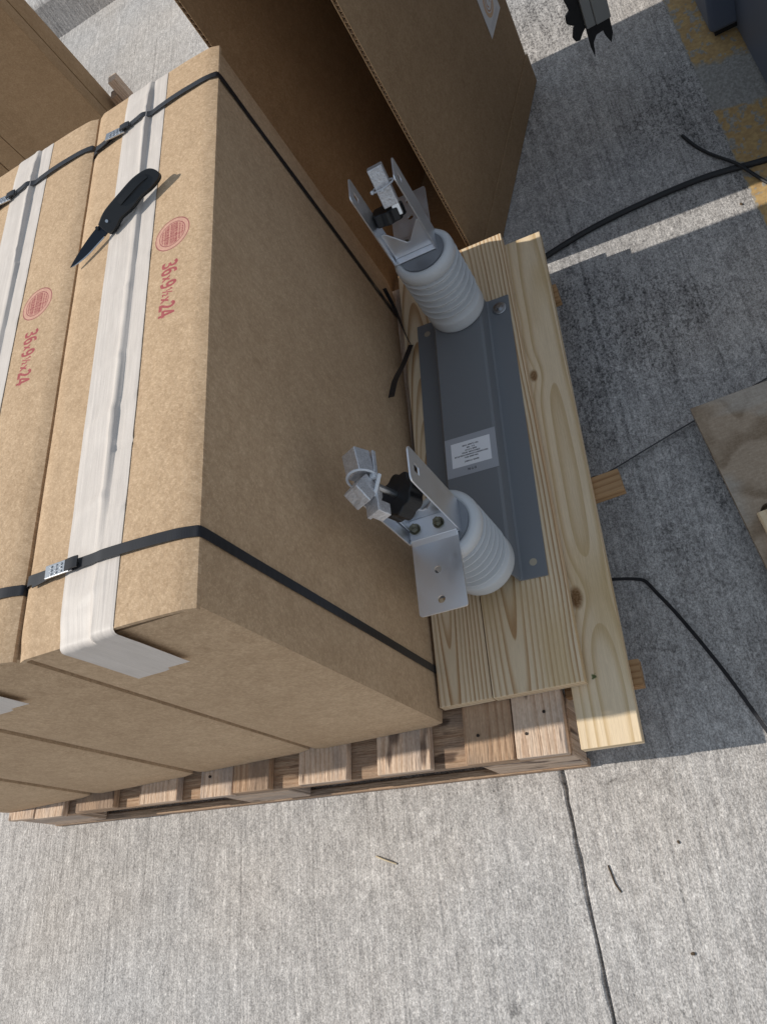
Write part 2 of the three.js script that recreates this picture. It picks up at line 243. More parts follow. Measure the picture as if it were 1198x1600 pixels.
// ---------------------------------------------------------------- ground with its sawn joint
{
  const jx = z => 0.1355 + 0.026 * (z - 0.08), px = [-60, -8, -1.2, -0.2], prof = [[-0.0032, 0], [-0.0020, -0.0016], [-0.0013, -0.011], [0.0013, -0.011], [0.0020, -0.0016], [0.0032, 0]], qx = [0.5, 1.0, 8, 60];
  const zs = [-60, -8, -2.3]; for (let z = -2.2; z < 0.95; z += 0.02) zs.push(z); zs.push(3, 8, 60);
  const pos = [], uv = [], idx = [], n = px.length + prof.length + qx.length;
  zs.forEach(z => { const w = Math.abs(z) < 2.3 ? 0.0014 * (noise(z * 37, 2) - 0.5) : 0; [...px.map(x => [x, 0]), ...prof.map(([a, y]) => [jx(cl(z, -3, 3)) + a * (1 + 1.5 * Math.pow(noise(z * 61, a > 0 ? 7 : 3), 3)) + w, y]), ...qx.map(x => [x, 0])].forEach(([x, y]) => { pos.push(x, y, z); uv.push((x - GX0) / GXW, (z - GZ0) / GZW); }); });
  for (let j = 0; j + 1 < zs.length; j++) for (let i = 0; i + 1 < n; i++) { const a = j * n + i; idx.push(a, a + n, a + 1, a + 1, a + n, a + n + 1); }
  let g = new THREE.BufferGeometry(); g.setAttribute('position', new THREE.Float32BufferAttribute(pos, 3)); g.setAttribute('uv', new THREE.Float32BufferAttribute(uv, 2)); g.setIndex(idx); g = g.toNonIndexed(); g.computeVertexNormals();
  structure(obj('ground', g, concrete));
}
{ // kerb across the back of the yard
  const s = new THREE.Shape(); s.moveTo(0, 0); s.lineTo(0.02, 0.13); s.quadraticCurveTo(0.03, 0.15, 0.055, 0.15); s.lineTo(0.5, 0.155); s.lineTo(0.5, 0); s.closePath();
  for (let i = 0; i < 5; i++) {
    const g = new THREE.ExtrudeGeometry(s, { depth: 2.392, bevelEnabled: false, curveSegments: 5 }); g.rotateY(Math.PI / 2); g.translate(-7.9 + i * 2.4, 0, -3.38); const p = g.attributes.position, q = []; for (let k = 0; k < p.count; k++) q.push((p.getX(k) - GX0) / GXW, (p.getZ(k) + p.getY(k) * 1.0 - GZ0) / GZW); g.setAttribute('uv', new THREE.Float32BufferAttribute(q, 2));
    const o = obj(numbered('kerb'), g, concrete); structure(o);
  }
}
{ // worn yellow line painted on the slab, with the bare patches left out
  const map = dataTex(512, 2048, (u, v) => {
    const x = u * 0.115, z = v * 1.65, t = (fbm(x * 160, z * 160, 3) - 0.5) * 44, d = ss(0.54, 0.66, fbm(x * 110 + 4, z * 80, 4)), bare = ss(-0.012, 0.006, 0.075 - Math.abs(z - 1.15 - x * 0.3) + 0.03 * (fbm(x * 60, z * 60, 3) - 0.5)), e = ss(0.0, 0.004, Math.min(x, 0.115 - x) + 0.006 * (fbm(x * 300, z * 120, 2) - 0.62) + 0.001);
    const worn = Math.max(d * 0.85, bare * 0.97, 1 - e), gl = (fbm(x * 300, z * 220, 3) - 0.5) * 60; return mix3([178 + t, 146 + t, 98 + t * 0.6], [150 + gl, 147 + gl, 142 + gl], worn); });
  const g = new THREE.PlaneGeometry(0.115, 1.65).rotateX(-Math.PI / 2).translate(0.7625, 0.0025, -1.575), q = g.attributes.uv; for (let i = 0; i < q.count; i++) q.setY(i, 1 - q.getY(i));
  structure(obj('yellow_line', g, M({ map, roughness: 0.85 })));
}

// ---------------------------------------------------------------- pallet under the strapped cartons
{
  const t = thing('wooden_pallet', 'weathered wooden pallet carrying the row of strapped cartons', 'pallet', [0.183, 0, 0.077], -0.052);
  seed(21);
  const put = (name, b, grain, mat = palletWood) => { const g = planar(box(...b, 0.0025), grain, rr(0, 3), rr(0, 3)); return obj(name, g, mat, t); };
  const deck = [[-0.077, 0], [-0.157, -0.079], [-0.307, -0.214], [-0.453, -0.361], [-0.586, -0.512], [-0.657, -0.588], [-0.795, -0.707], [-0.952, -0.857], [-1.059, -0.985], [-1.131, -1.061]];
  deck.forEach(([a, b], i) => {
    const d = put('deck_board', [a, b, 0.118, DK - 0.0006 * (i % 3), -0.985 + rr(-0.006, 0.006), rr(-0.004, 0.003)], 'z', i % 3 === 1 ? palletWood2 : palletWood);
    for (const [dx, dz] of [[0.3, -0.04], [0.68, -0.066]]) if (rnd() < 0.7) obj('nail', new THREE.CylinderGeometry(0.0024, 0.0024, 0.002, 10).translate(a + (b - a) * (dx + rr(-0.08, 0.08)), DK + 0.0002, dz + rr(-0.01, 0.01)), nailMat, d);
  });
  for (const z of [[-0.1, -0.004], [-0.54, -0.44], [-0.978, -0.884]]) put('stringer_board', [-1.128, -0.003, 0.100, 0.1175, z[0], z[1]], 'x', palletWood2);
  for (const z of [[-0.1, -0.002], [-0.54, -0.44], [-0.978, -0.88]]) { put('bottom_board', [-1.131, 0, 0.001, 0.017, z[1] - (z[1] > -0.1 ? 0.013 : 0.03), z[1]], 'x', palletWood2); for (const x of [[-0.145, -0.001], [-0.63, -0.5], [-1.13, -0.985]]) put('block', [x[0], x[1], z[1] > -0.1 ? 0.0175 : 0.001, 0.0995, z[1] > -0.1 ? z[0] + 0.004 : z[0], z[1] > -0.1 ? z[1] - 0.002 : z[1] - 0.032], 'x'); }
}

// ---------------------------------------------------------------- strapped cartons
const BW = 0.2355, BH = 0.6, BL = 0.912, PITCH = 0.2425;
function makeCarton() {
  const t = thing('cardboard_carton', '', 'carton');            // origin: near right bottom corner; box runs to -x, -z
  // four walls as one rounded prism with slight bulges
  {
    const g = new RoundedBoxGeometry(BW, BH - 0.006, BL, 5, 0.006); g.translate(-BW / 2, (BH - 0.006) / 2, -BL / 2);
    let b = new THREE.BoxGeometry(BW, BH - 0.008, BL, 12, 24, 36).translate(-BW / 2, (BH - 0.008) / 2, -BL / 2); b = b.toNonIndexed(); const p = b.attributes.position;
    for (let i = 0; i < p.count; i++) {
      let x = p.getX(i), y = p.getY(i), z = p.getZ(i); const u = -x / BW, v = y / BH, w = -z / BL, bl = Math.sin(Math.PI * cl(v)) * Math.sin(Math.PI * cl(w)), be = Math.sin(Math.PI * cl(u)) * Math.sin(Math.PI * cl(v));
      if (x > -1e-6) x += 0.004 * bl + 0.0016 * (fbm(y * 6, z * 6, 3) - 0.5) * Math.min(1, bl * 5); if (x < -BW + 1e-6) x += 0.001 * bl;
      if (z > -1e-6) z += 0.003 * be + 0.0012 * (fbm(x * 8 + 9, y * 8, 3) - 0.5) * Math.min(1, be * 5); const r = 0.005;
      if (z < -BL + 1e-6) z -= 0.018 * ss(0.27, 0.22, y) * ss(0, 0.03, y);
      // rounded upright corners
      const cx = Math.min(-x, BW + x), cz = Math.min(-z, BL + z); if (cx < 1e-3 && cz < 1e-3) { x += x > -BW / 2 ? -r * 0.5 : r * 0.5; z += z > -BL / 2 ? -r * 0.5 : r * 0.5; }
      p.setXYZ(i, x, y, z);
    }
    b.computeVertexNormals(); obj('walls', planar(toCreasedNormals(b, 0.6), 'y', 0.1, 0.2), kraft, t);
  }
  // top flaps: the left one climbs to the slit, the right one lifts at its near end
  const slit = -0.1235, th = 0.005;
  const wob = (x, z) => 0.0016 * (fbm(x * 14 + 3, z * 9, 3) - 0.5);
  const hL = (x, z) => { const a = (x + BW) / (slit + BW), e = ss(0, -0.05, z) * ss(-BL, -BL + 0.05, z); return BH + (0.0022 + 0.0045 * noise(z * 2.6 + 0.3, 4)) * Math.pow(cl(a), 1.3) * (0.5 + 0.5 * e) - 0.004 * ss(0.06, 0, a) + wob(x, z) - 0.003 * ss(-0.03, 0, z); };
  const hR = (x, z) => { const a = x / slit, near = ss(-0.30, 0, z); return BH + 0.0025 * Math.sin(Math.PI * cl(a)) - 0.0035 * ss(0.07, 0, a) + wob(x + 5, z) + 0.006 * near * (0.3 + 0.7 * a) - 0.0012 * ss(0.006, 0, Math.abs(z + 0.235 - (x * -0.12))); };
  const flap = (name, x0, x1, h, mat, z0 = -BL - 0.002, z1 = 0.003) => {
    const top = (u, v) => { const x = x0 + (x1 - x0) * u, z = z0 + (z1 - z0) * v; return [x, h(x, z), z]; };
    return obj(name, slab(10, 72, top, (u, v) => { const q = top(u, v); q[1] -= th; return q; }, (u, v, q) => [(q[2] + FL) / FL, cl((q[0] - (name === 'flap' && x1 < -0.1 ? -BW : -FW)) / FW, 0.005, 0.995)]), mat, t);
  };
  flap('flap', slit + 0.0006, 0.0012, hR, flapPrinted); flap('flap', -BW - 0.0008, slit - 0.0006, hL, flapPlain);
  // tape along the slit and down the near end
  {
    const x0 = -0.172, x1 = -0.092, hT = (x, z) => { const m = ss(slit - 0.003, slit + 0.004, x), yl = hL(Math.min(x, slit), z), yr = hR(Math.max(x, slit), z), b = Math.max(yl * (1 - m) + yr * m, x < slit + 0.0012 ? yl : 0, x > slit - 0.0012 ? yr : 0); const crest = 0.0018 * Math.exp(-(((x - slit + 0.004 - 0.003 * (noise(z * 6, 1) - 0.5)) / 0.0035) ** 2)) * (0.4 + noise(z * 9, 4)); const ed = ss(0, 0.008, Math.min(x - x0, x1 - x) + 0.0005); return b + 0.00025 + 0.0003 * ed + crest * ed + ed * 0.0007 * Math.pow(noise(x * 110 + 0.6 * noise(z * 3, 2), z * 3.2), 3) + ed * 0.0022 * Math.pow(noise(z * 60 + x * 18, x * 22), 5) ; };
    const P = s => { const zEnd = 0.0042; return s; };
    const f = (off) => (u, v) => {
      const L = BL + 0.004 + 0.118, d = v * L, sk = 0.004 * (u - 0.5); const x = x0 + (x1 - x0) * u - 0.003 * Math.sin(v * 3);
      if (d < BL + 0.002) { const z = -BL + d - 0.001; const y = hT(x, z); return [x, y + off, Math.min(z, 0.003)]; }
      const k = (d - BL - 0.002), top = hT(x, 0.001), a = Math.min(1, k / 0.012) * Math.PI / 2, r = 0.0065; return [x, top - r + Math.cos(a) * (r + off) - Math.max(0, k - 0.012), 0.0005 + Math.sin(a) * (r + off) + 0.0016 * noise(x * 70, k * 60) * ss(0.05, 0, k)];
    };
    obj('packing_tape', slab(34, 240, f(0.0004), f(0), (u, v) => [u, v]), tapeMat, t);
  }
  // two straps round the box, each with a crimped buckle on the left flap
  for (const [z0, dz, w] of [[-0.079, -0.008, 0.0125], [-0.838, 0.02, 0.0115]]) {
    const zz = x => z0 + dz * (x / -BW), pts = [], n = 18, S = V(0, 0, 1);
    pts.push([V(0.0028, 0.004, z0 - 0.004), S]); for (let i = 1; i < 8; i++) { const y = 0.01 + (BH - 0.03) * i / 8; pts.push([V(0.0022 + 0.004 * Math.sin(Math.PI * y / BH) * Math.sin(Math.PI * -z0 / BL), y, z0 - 0.004 * (1 - y / BH)), S]); }
    pts.push([V(0.0032, BH - 0.016, z0), S], [V(0.0028, BH - 0.006, z0), S], [V(0.0012, BH - 0.0005, zz(0)), S], [V(-0.004, BH + 0.0015, zz(-0.004)), S]);
    for (let i = 1; i < n; i++) { const x = -0.008 - (BW - 0.016) * i / n; pts.push([V(x, (x > slit ? hR(x, z0) : hL(x, z0)) + 0.0022 + 0.002 * Math.sin(Math.PI * i / n), zz(x)), S]); }
    pts.push([V(-BW + 0.003, BH + 0.001, zz(-BW)), S], [V(-BW - 0.0012, BH - 0.004, zz(-BW)), S], [V(-BW - 0.0016, BH - 0.02, zz(-BW)), S]); for (let i = 6; i >= 0; i--) pts.push([V(-BW - 0.0014, 0.004 + (BH - 0.04) * i / 7, zz(-BW)), S]);
    const st = obj('strap', ribbon(pts, w, 0.0009, 160), strapMat, t);
    const bx = z0 > -0.4 ? -0.178 : -0.183, bz = zz(bx), by = hL(bx, bz) + 0.0062, ang = Math.atan2(dz, -BW), tilt = 0.04;
    const bk = grp('buckle', st, [bx, by, bz]); bk.rotation.set(0, -ang * -1, tilt);
    const cr = new THREE.Shape(); cr.moveTo(-0.018, -0.0072); cr.lineTo(0.018, -0.0072); cr.lineTo(0.018, 0.0072); cr.lineTo(-0.018, 0.0072); cr.closePath();
    const B = obj('buckle', [new THREE.ExtrudeGeometry(cr, { depth: 0.0012, bevelEnabled: true, bevelSize: 0.0006, bevelThickness: 0.0006, bevelSegments: 2 }).rotateX(-Math.PI / 2)], steelMat, st); B.position.copy(bk.position); B.rotation.copy(bk.rotation); st.remove(bk);
    const dots = []; for (let i = 0; i < 4; i++) for (let j = 0; j < 3; j++) dots.push(new THREE.CylinderGeometry(0.0014, 0.0018, 0.0016, 8).translate(-0.0105 + i * 0.0068, 0.0022, -0.0042 + j * 0.0042));
    B.geometry = merge([B.geometry, ...dots]);
    const tl = obj('strap_tail', ribbon([[V(bx + 0.012, by + 0.004, bz + 0.001), S], [V(bx + 0.022, by + 0.0036, bz), S], [V(bx + 0.028, by + 0.0024, bz - 0.0005), S]], w * 1.05, 0.0016, 10), strapMat, st);
    obj('strap_tail', ribbon([[V(bx - 0.014, by - 0.001, bz + 0.001), S], [V(bx - 0.032, by - 0.0034, bz + 0.0022), S], [V(bx - 0.043, by - 0.0038, bz + 0.003), S]], w * 1.04, 0.0014, 12), strapMat, st);
  }
  return t;
}
{
  const c = makeCarton(), lab = ['strapped brown carton with an open knife lying on its tape, beside the insulators', 'strapped brown carton printed 36x9½x24, second in the row from the grey insulator base', 'third strapped carton of the row, only its shaded end showing', 'fourth strapped carton, at the pallet\'s left end, only its lower end showing'];
  for (let i = 0; i < 4; i++) { const o = i ? c.clone() : c; if (i) { o.name = numbered('cardboard_carton'); scene.add(o); } o.userData = { label: lab[i], category: 'carton', group: 'strapped cartons in a row on the pallet' }; o.position.set(-i * PITCH, DK + 0.001, [0, -0.001, 0, 0.001][i]); o.rotation.y = [0, -0.001, -0.002, 0.001][i]; }
}
{ // loose strap end bent out over the board at the foot of the first carton
  const y = DK;
  tag(obj('strap_offcut', [ribbon([[V(0.0075, y + 0.07, -0.862), V(0.9, 0.2, 0.3)], [V(0.016, y + 0.045, -0.82), V(0.9, 0.5, 0.4)], [V(0.027, y + 0.0285, -0.755), V(0.3, 1, 0.1)], [V(0.0335, y + 0.028, -0.733), V(0.2, 0.7, 0.4)]], 0.009, 0.0009, 40),
    ribbon([[V(0.0335, y + 0.0285, -0.732), V(0.8, 0.2, 0.5)], [V(0.025, y + 0.055, -0.672), V(0.85, 0.2, 0.4)], [V(0.0165, y + 0.088, -0.61), V(0.9, 0.1, 0.3)], [V(0.013, y + 0.105, -0.563), V(0.95, 0.1, 0.2)]], 0.013, 0.0009, 40)], strapMat), 'loose black strap end bent outward beside the grey base', 'strap');
}

// ---------------------------------------------------------------- folding knife on the first carton
{
  const top = DK + BH + 0.001, A = V(-0.236, top + 0.010, -0.566), B = V(-0.080, top + 0.022, -0.654);
  const t = thing('folding_knife', 'black open folding knife with serrated blade on the white tape', 'knife', [A.x, A.y, A.z]);
  const dir = B.clone().sub(A), L = dir.length(); dir.normalize(); const roll = -0.78;
  let n = V(0, 1, 0).cross(dir).normalize(), h = dir.clone().cross(n).normalize(); const ax = h.clone().multiplyScalar(Math.cos(roll)).addScaledVector(n, -Math.sin(roll)), nn = dir.clone().cross(ax);
  t.quaternion.setFromRotationMatrix(new THREE.Matrix4().makeBasis(dir, ax, dir.clone().cross(ax)));
  const sh = (pts, hole) => { const s = new THREE.Shape(); s.moveTo(...pts[0]); s.splineThru(pts.slice(1).map(p => new THREE.Vector2(...p))); s.closePath(); return s; };
  const ex = (s, d, b = 0.001) => new THREE.ExtrudeGeometry(s, { depth: d - 2 * b, bevelEnabled: true, bevelSize: b * 0.8, bevelThickness: b, bevelSegments: 3, curveSegments: 24 }).translate(0, 0, -d / 2 + b);
  const prof = [[0.072, 0.006], [0.09, 0.0115], [0.12, 0.0125], [0.15, 0.012], [0.172, 0.006], [0.179, -0.004], [0.176, -0.0105], [0.16, -0.012], [0.14, -0.0095], [0.12, -0.0105], [0.1, -0.0085], [0.085, -0.012], [0.074, -0.0105], [0.072, 0]];
  const scale = M({ color: new THREE.Color().setRGB(0.009, 0.0095, 0.0105), roughness: 0.36 }), liner = M({ color: 0x8e8a7d, metalness: 1, roughness: 0.4 }), bladeM = M({ color: new THREE.Color().setRGB(0.03, 0.035, 0.045), metalness: 0.8, roughness: 0.3 });
  for (const s of [-1, 1]) { const sc = obj('handle_scale', ex(sh(prof), 0.0045, 0.0014).translate(0, 0, s * 0.0042), scale, t); obj('rivet', new THREE.CylinderGeometry(0.0022, 0.0022, 0.001, 12).rotateX(Math.PI / 2).translate(0.083, 0.001, s * 0.0068), steelMat, sc); }
  for (const s of [-1, 1]) obj('liner', ex(sh(prof.map(([x, y]) => [x + (x < 0.1 ? 0.0005 : 0), y * 0.97])), 0.0012, 0.0002).translate(0, 0, s * 0.0013), liner, t);
  const clip = ribbon([[V(0.165, 0.002, 0.0075), V(0, 1, 0)], [V(0.15, 0.0035, 0.0092), V(0, 1, 0)], [V(0.125, 0.004, 0.0088), V(0, 1, 0)], [V(0.112, 0.0042, 0.0076), V(0, 1, 0)]], 0.0068, 0.001, 24); obj('pocket_clip', clip, scale, t);
  { const s = new THREE.Shape(); s.moveTo(0.078, 0.0065); s.lineTo(0.064, 0.0072); s.quadraticCurveTo(0.03, 0.0058, 0, -0.0012); s.quadraticCurveTo(0.012, -0.0072, 0.036, -0.0082);
    for (let i = 0; i < 11; i++) { const x = 0.037 + i * 0.0027; s.lineTo(x, -0.0066); s.lineTo(x + 0.00135, -0.0084); } s.lineTo(0.07, -0.0082); s.lineTo(0.078, -0.0075); s.closePath();
    const bl = obj('blade', new THREE.ExtrudeGeometry(s, { depth: 0.0012, bevelEnabled: true, bevelSize: 0.0002, bevelThickness: 0.0005, bevelSegments: 1, curveSegments: 16 }).translate(0, 0, -0.0006), bladeM, t);
    obj('thumb_stud', new THREE.CylinderGeometry(0.0024, 0.0024, 0.011, 12).rotateX(Math.PI / 2).translate(0.0665, 0.0052, 0), scale, bl);
    const e = new THREE.Shape(); e.moveTo(0.0005, -0.0019); e.quadraticCurveTo(0.012, -0.0076, 0.036, -0.0086); e.lineTo(0.064, -0.0089); e.lineTo(0.064, -0.0076); e.lineTo(0.036, -0.0072); e.quadraticCurveTo(0.014, -0.006, 0.0005, -0.0019); obj('blade_edge', new THREE.ExtrudeGeometry(e, { depth: 0.0014, bevelEnabled: false }).translate(0, 0, -0.0007 + 0.0006), steelMat, bl); }
}

// ---------------------------------------------------------------- pine boards and the blocks under the loose one
function plank(corners, y0, y1, mat, label, ou, ov) {      // corners: near left, near right, far right, far left in [x, z]
  const f = y => (u, v) => { const a = [0, 1].map(k => corners[3][k] + (corners[2][k] - corners[3][k]) * u), b = [0, 1].map(k => corners[0][k] + (corners[1][k] - corners[0][k]) * u); return [a[0] + (b[0] - a[0]) * v, y, a[1] + (b[1] - a[1]) * v]; };
  const c = corners, len = Math.hypot(c[1][0] - c[2][0], c[1][1] - c[2][1]), wid = Math.hypot(c[1][0] - c[0][0], c[1][1] - c[0][1]), cx = (c[0][0] + c[1][0] + c[2][0] + c[3][0]) / 4, cz = (c[0][1] + c[1][1] + c[2][1] + c[3][1]) / 4, ang = Math.atan2(c[1][0] - c[2][0], c[1][1] - c[2][1]);
  const g = planar(rbox(wid, y1 - y0, len, 0.0012, 2), 'z', ou, ov); const m = obj('pine_board', g, mat); m.position.set(cx, (y0 + y1) / 2, cz); m.rotation.y = ang; return tag(m, label, 'board');
}
const bA = pineMat(3, { d0: 0.012, slope: 0.07, uc: 0.92, vc: 0.07, pitch: 0.0062, str: 1.0 }), bB = pineMat(8, { d0: 0.016, slope: 0.05, uc: 0.85, vc: 0.05, pitch: 0.0072, str: 1.0, knots: [] }), bC = pineMat(14, { d0: 0.022, slope: -0.015, uc: 0.5, vc: 0.075, pitch: 0.0125, str: 0.62, late: [182, 150, 104], knots: [[0.40, 0.045, 0.009], [0.27, 0.03, 0.006], [0.83, 0.05, 0.013]], spots: [[0.955, 0.055, 0.005], [0.945, 0.036, 0.004]] });
plank([[0.0035, -0.022], [0.0895, -0.019], [0.107, -0.93], [0.021, -0.93]], DK + 0.0012, DK + 0.021, bA, 'narrow pine board lying against the strapped carton', 0.52, 0.085);
plank([[0.0912, -0.019], [0.2305, -0.0155], [0.2485, -0.928], [0.109, -0.93]], DK + 0.0012, DK + 0.021, bB, 'wide pine board under the bolted flange of the grey base', 0.5, 0.075);
{
  const t = thing('cleated_board', 'loose pine board with three cleats, outside the pallet, near end in sun', 'board'), bd = plank([[0.2015, 0.072], [0.287, 0.076], [0.3195, -0.912], [0.2345, -0.914]], 0.1155, 0.1345, bC, '', 0.56, 0.062); used.pine_board--; scene.remove(bd); bd.userData = {}; bd.name = 'board'; t.add(bd);
  seed(31); const bm = pineMat(22, { d0: 0.03, slope: 0.02, uc: 0.4, vc: 0.04, pitch: 0.009, str: 0.6, late: [150, 118, 84] }); bm.color.set(0xbfa993);
  for (const [x0, x1, z, a] of [[0.06, 0.347, -0.330, 0.06], [0.19, 0.3045, -0.026, -0.04], [0.07, 0.3235, -0.762, 0.03]]) { const m = obj('cleat', planar(rbox(x1 - x0, 0.02, 0.04, 0.0015, 2), 'x', rr(0, 1), rr(0, 1)), bm, t); m.position.set((x0 + x1) / 2, 0.105, z); m.rotation.y = a; }
}

// ---------------------------------------------------------------- grey base with two insulators
{
  const y0 = DK + 0.0212, ang = -0.05, t = thing('insulator_base', 'grey steel channel base carrying two ribbed insulators and clamp brackets', 'switch base', [0.1295, y0, -0.481], ang);
  // hat section, origin in its middle; flanges, webs, top
  const Lz = 0.288, hat = 0.034, wH = 0.048, wF = 0.094, T = 0.0026;
  const c = [[-wF, 0], [-wH - 0.007, 0], [-wH - 0.003, 0.002], [-wH, hat - 0.004], [-wH + 0.004, hat], [wH - 0.004, hat], [wH, hat - 0.004], [wH + 0.003, 0.002], [wH + 0.007, 0], [wF, 0]];
  const s = new THREE.Shape(); c.forEach(([x, y], i) => i ? s.lineTo(x, y + T) : s.moveTo(x, y + T)); [...c].reverse().forEach(([x, y], i) => { const inn = Math.abs(x) < wH + 0.005 && y > 0 ? Math.sign(x) * -T : 0; s.lineTo(x + inn, y); }); s.closePath();
  const ch = obj('base_channel', planar(new THREE.ExtrudeGeometry(s, { depth: Lz * 2, bevelEnabled: true, bevelSize: 0.0003, bevelThickness: 0.0003, bevelSegments: 1 }).translate(0, 0, -Lz), 'z'), paintedSteel, t);
  // holes in the flange corners show the wood below as pale rings with a rim
  const holeM = M({ color: new THREE.Color().setRGB(0.42, 0.36, 0.27), roughness: 0.8 });
  for (const [x, z] of [[-0.074, -0.262], [0.074, 0.262], [-0.074, 0.262]]) obj('bolt_hole', new THREE.CylinderGeometry(0.0062, 0.0062, 0.0006, 20).translate(x, T + 0.0004, z), holeM, ch);
  const bolt = obj('bolt', [new THREE.CylinderGeometry(0.0052, 0.0056, 0.004, 6).translate(0.0755, 0.0088, -0.261), new THREE.CylinderGeometry(0.0075, 0.0075, 0.0012, 20).translate(0.0755, 0.0062, -0.261)], steelMat, t);
  obj('washer', new THREE.LatheGeometry([[0.003, 0], [0.0128, 0], [0.0135, 0.0008], [0.0128, 0.0022], [0.003, 0.0024]].map(p => new THREE.Vector2(...p)), 28).translate(0.0755, T + 0.0008, -0.261), steelMat, bolt);
  // maker's plate on the top face: print upside down from here
  {
    const w = 640, h = 560, cv = document.createElement('canvas'); cv.width = w; cv.height = h; const g = cv.getContext('2d');
    g.fillStyle = '#a8aab0'; g.fillRect(0, 0, w, h); g.save(); g.translate(w / 2, h / 2); g.rotate(Math.PI); g.translate(-w / 2, -h / 2);
    g.fillStyle = '#f1f1f4'; g.fillRect(74, 128, w - 148, h - 212); g.fillStyle = '#17181b'; g.textAlign = 'center'; g.font = 'bold 44px sans-serif'; g.fillText('E·T·N', w / 2 + 6, 88);
    const L = [['MADE 1110907', 196], ['', 0], ['100-200A 001L', 252], ['DISCONNECT (CONNECTORS-PLUS', 286], ['STRUCTURE, WTGS', 320], ['AMR 1.5 X 6\'', 354], ['5 L - 108', 388], ['1EP CLAMP Y10B', 424]]; for (const [s2, y] of L) if (s2) { g.font = 'bold 26px sans-serif'; g.fillText(s2, w / 2, y, w - 170); g.lineWidth = 1; g.strokeStyle = '#17181b'; g.strokeText(s2, w / 2, y, w - 170); }
    g.restore(); const tx = new THREE.CanvasTexture(cv); tx.colorSpace = THREE.SRGBColorSpace;
    const pl = new THREE.PlaneGeometry(0.092, 0.078).rotateX(-Math.PI / 2); const m = obj('nameplate', pl, M({ map: tx, roughness: 0.32, specularIntensity: 0.7 }), t); m.position.set(0.002, T + hat + 0.0008, 0.056);
  }
  // insulators
  const r = 0.054, H = 0.166, pr = [[0, 0], [r - 0.004, 0], [r - 0.001, 0.003], [r, 0.008], [r, 0.026], [r - 0.002, 0.031]];
  for (let i = 0; i < 6; i++) { const y = 0.034 + i * 0.0172; pr.push([r - 0.0085, y + 0.0003], [r - 0.0088, y + 0.0025], [r - 0.0072, y + 0.006], [r - 0.0025, y + 0.0108], [r + 0.0008, y + 0.0138], [r + 0.0016, y + 0.0150], [r + 0.0008, y + 0.0162], [r - 0.006, y + 0.0169]); }
  pr.push([r - 0.003, 0.1385], [r + 0.0005, 0.143], [r + 0.0015, 0.150], [r + 0.001, 0.158], [r - 0.003, 0.1635], [r - 0.008, 0.165], [r - 0.011, 0.1642], [r - 0.0125, 0.162], [0, 0.162]);
  const lathe = new THREE.LatheGeometry(pr.map(p => new THREE.Vector2(...p)), 72); const iy = T + hat + 0.0002;
  const capMat = M({ color: new THREE.Color().setRGB(0.24, 0.25, 0.27), roughness: 0.4, metalness: 0.6 });
  const side = (() => { const q = new THREE.Shape(), w = 0.0255, h = 0.163, rd = 0.008; q.moveTo(-w, 0); q.lineTo(w, 0); q.lineTo(w, h - rd); q.quadraticCurveTo(w, h, w - rd, h); q.lineTo(-w + rd, h); q.quadraticCurveTo(-w, h, -w, h - rd); q.closePath(); const ho = new THREE.Path(); ho.moveTo(-0.006, h - 0.030); ho.lineTo(-0.006, h - 0.014); ho.lineTo(0.006, h - 0.014); ho.lineTo(0.006, h - 0.030); ho.closePath(); q.holes.push(ho); return new THREE.ExtrudeGeometry(q, { depth: 0.0016, bevelEnabled: true, bevelSize: 0.0004, bevelThickness: 0.0004, bevelSegments: 2, curveSegments: 8 }); })();
  const spots = [[0.0045, -0.262, Math.PI, -0.012, -0.016], [0.0025, 0.262, 0, -0.012, -0.004]];
  spots.forEach(([ix, iz, turn, bx, bz], k) => {
    const ins = obj('insulator', lathe.clone(), insulatorMat, t); ins.position.set(ix, iy, iz); obj('cap', new THREE.CylinderGeometry(0.0405, 0.0405, 0.0035, 40).translate(0, 0.1635, 0), capMat, ins);
    const by = iy + 0.1655, br = grp('clamp_bracket', t, [ix + bx, by, iz + bz]); br.rotation.y = turn - ang;
    for (const sx of [-1, 1]) obj('side_plate', planar(side.clone().rotateY(Math.PI / 2).translate(sx * 0.0395 - (sx > 0 ? 0.0016 : 0), 0, 0), 'y'), tinned, br);
    obj('bottom_plate', planar(box(-0.0375, 0.0375, 0.0001, 0.0026, -0.0252, 0.0252, 0.0008), 'x'), tinned, br);
    // terminal strap: bolted foot, a small step, then the pad with two holes
    { const q = new THREE.Shape(), w = 0.0352, z0 = 0.026, z1 = 0.136, rd = 0.005; q.moveTo(-w, z0); q.lineTo(w, z0); q.lineTo(w, z1 - rd); q.quadraticCurveTo(w, z1, w - rd, z1); q.lineTo(-w + rd, z1); q.quadraticCurveTo(-w, z1, -w, z1 - rd); q.closePath(); for (const hz of [0.074, 0.118]) { const ho = new THREE.Path(); ho.absarc(-0.001, hz, 0.0055, 0, Math.PI * 2, true); q.holes.push(ho); }
      const pad = new THREE.ExtrudeGeometry(q, { depth: 0.0028, bevelEnabled: false, curveSegments: 18 }).rotateX(Math.PI / 2).translate(0, 0.0022, 0);
      const foot = box(-0.0352, 0.0352, 0.0030, 0.0062, -0.0095, 0.024, 0.0012), step = rbox(0.0704, 0.0034, 0.012, 0.0012).rotateX(0.42).translate(0, 0.0026, 0.026);
      obj('terminal_pad', [planar(strip(pad), 'z'), planar(foot, 'z'), planar(step, 'z')], tinned, br); }
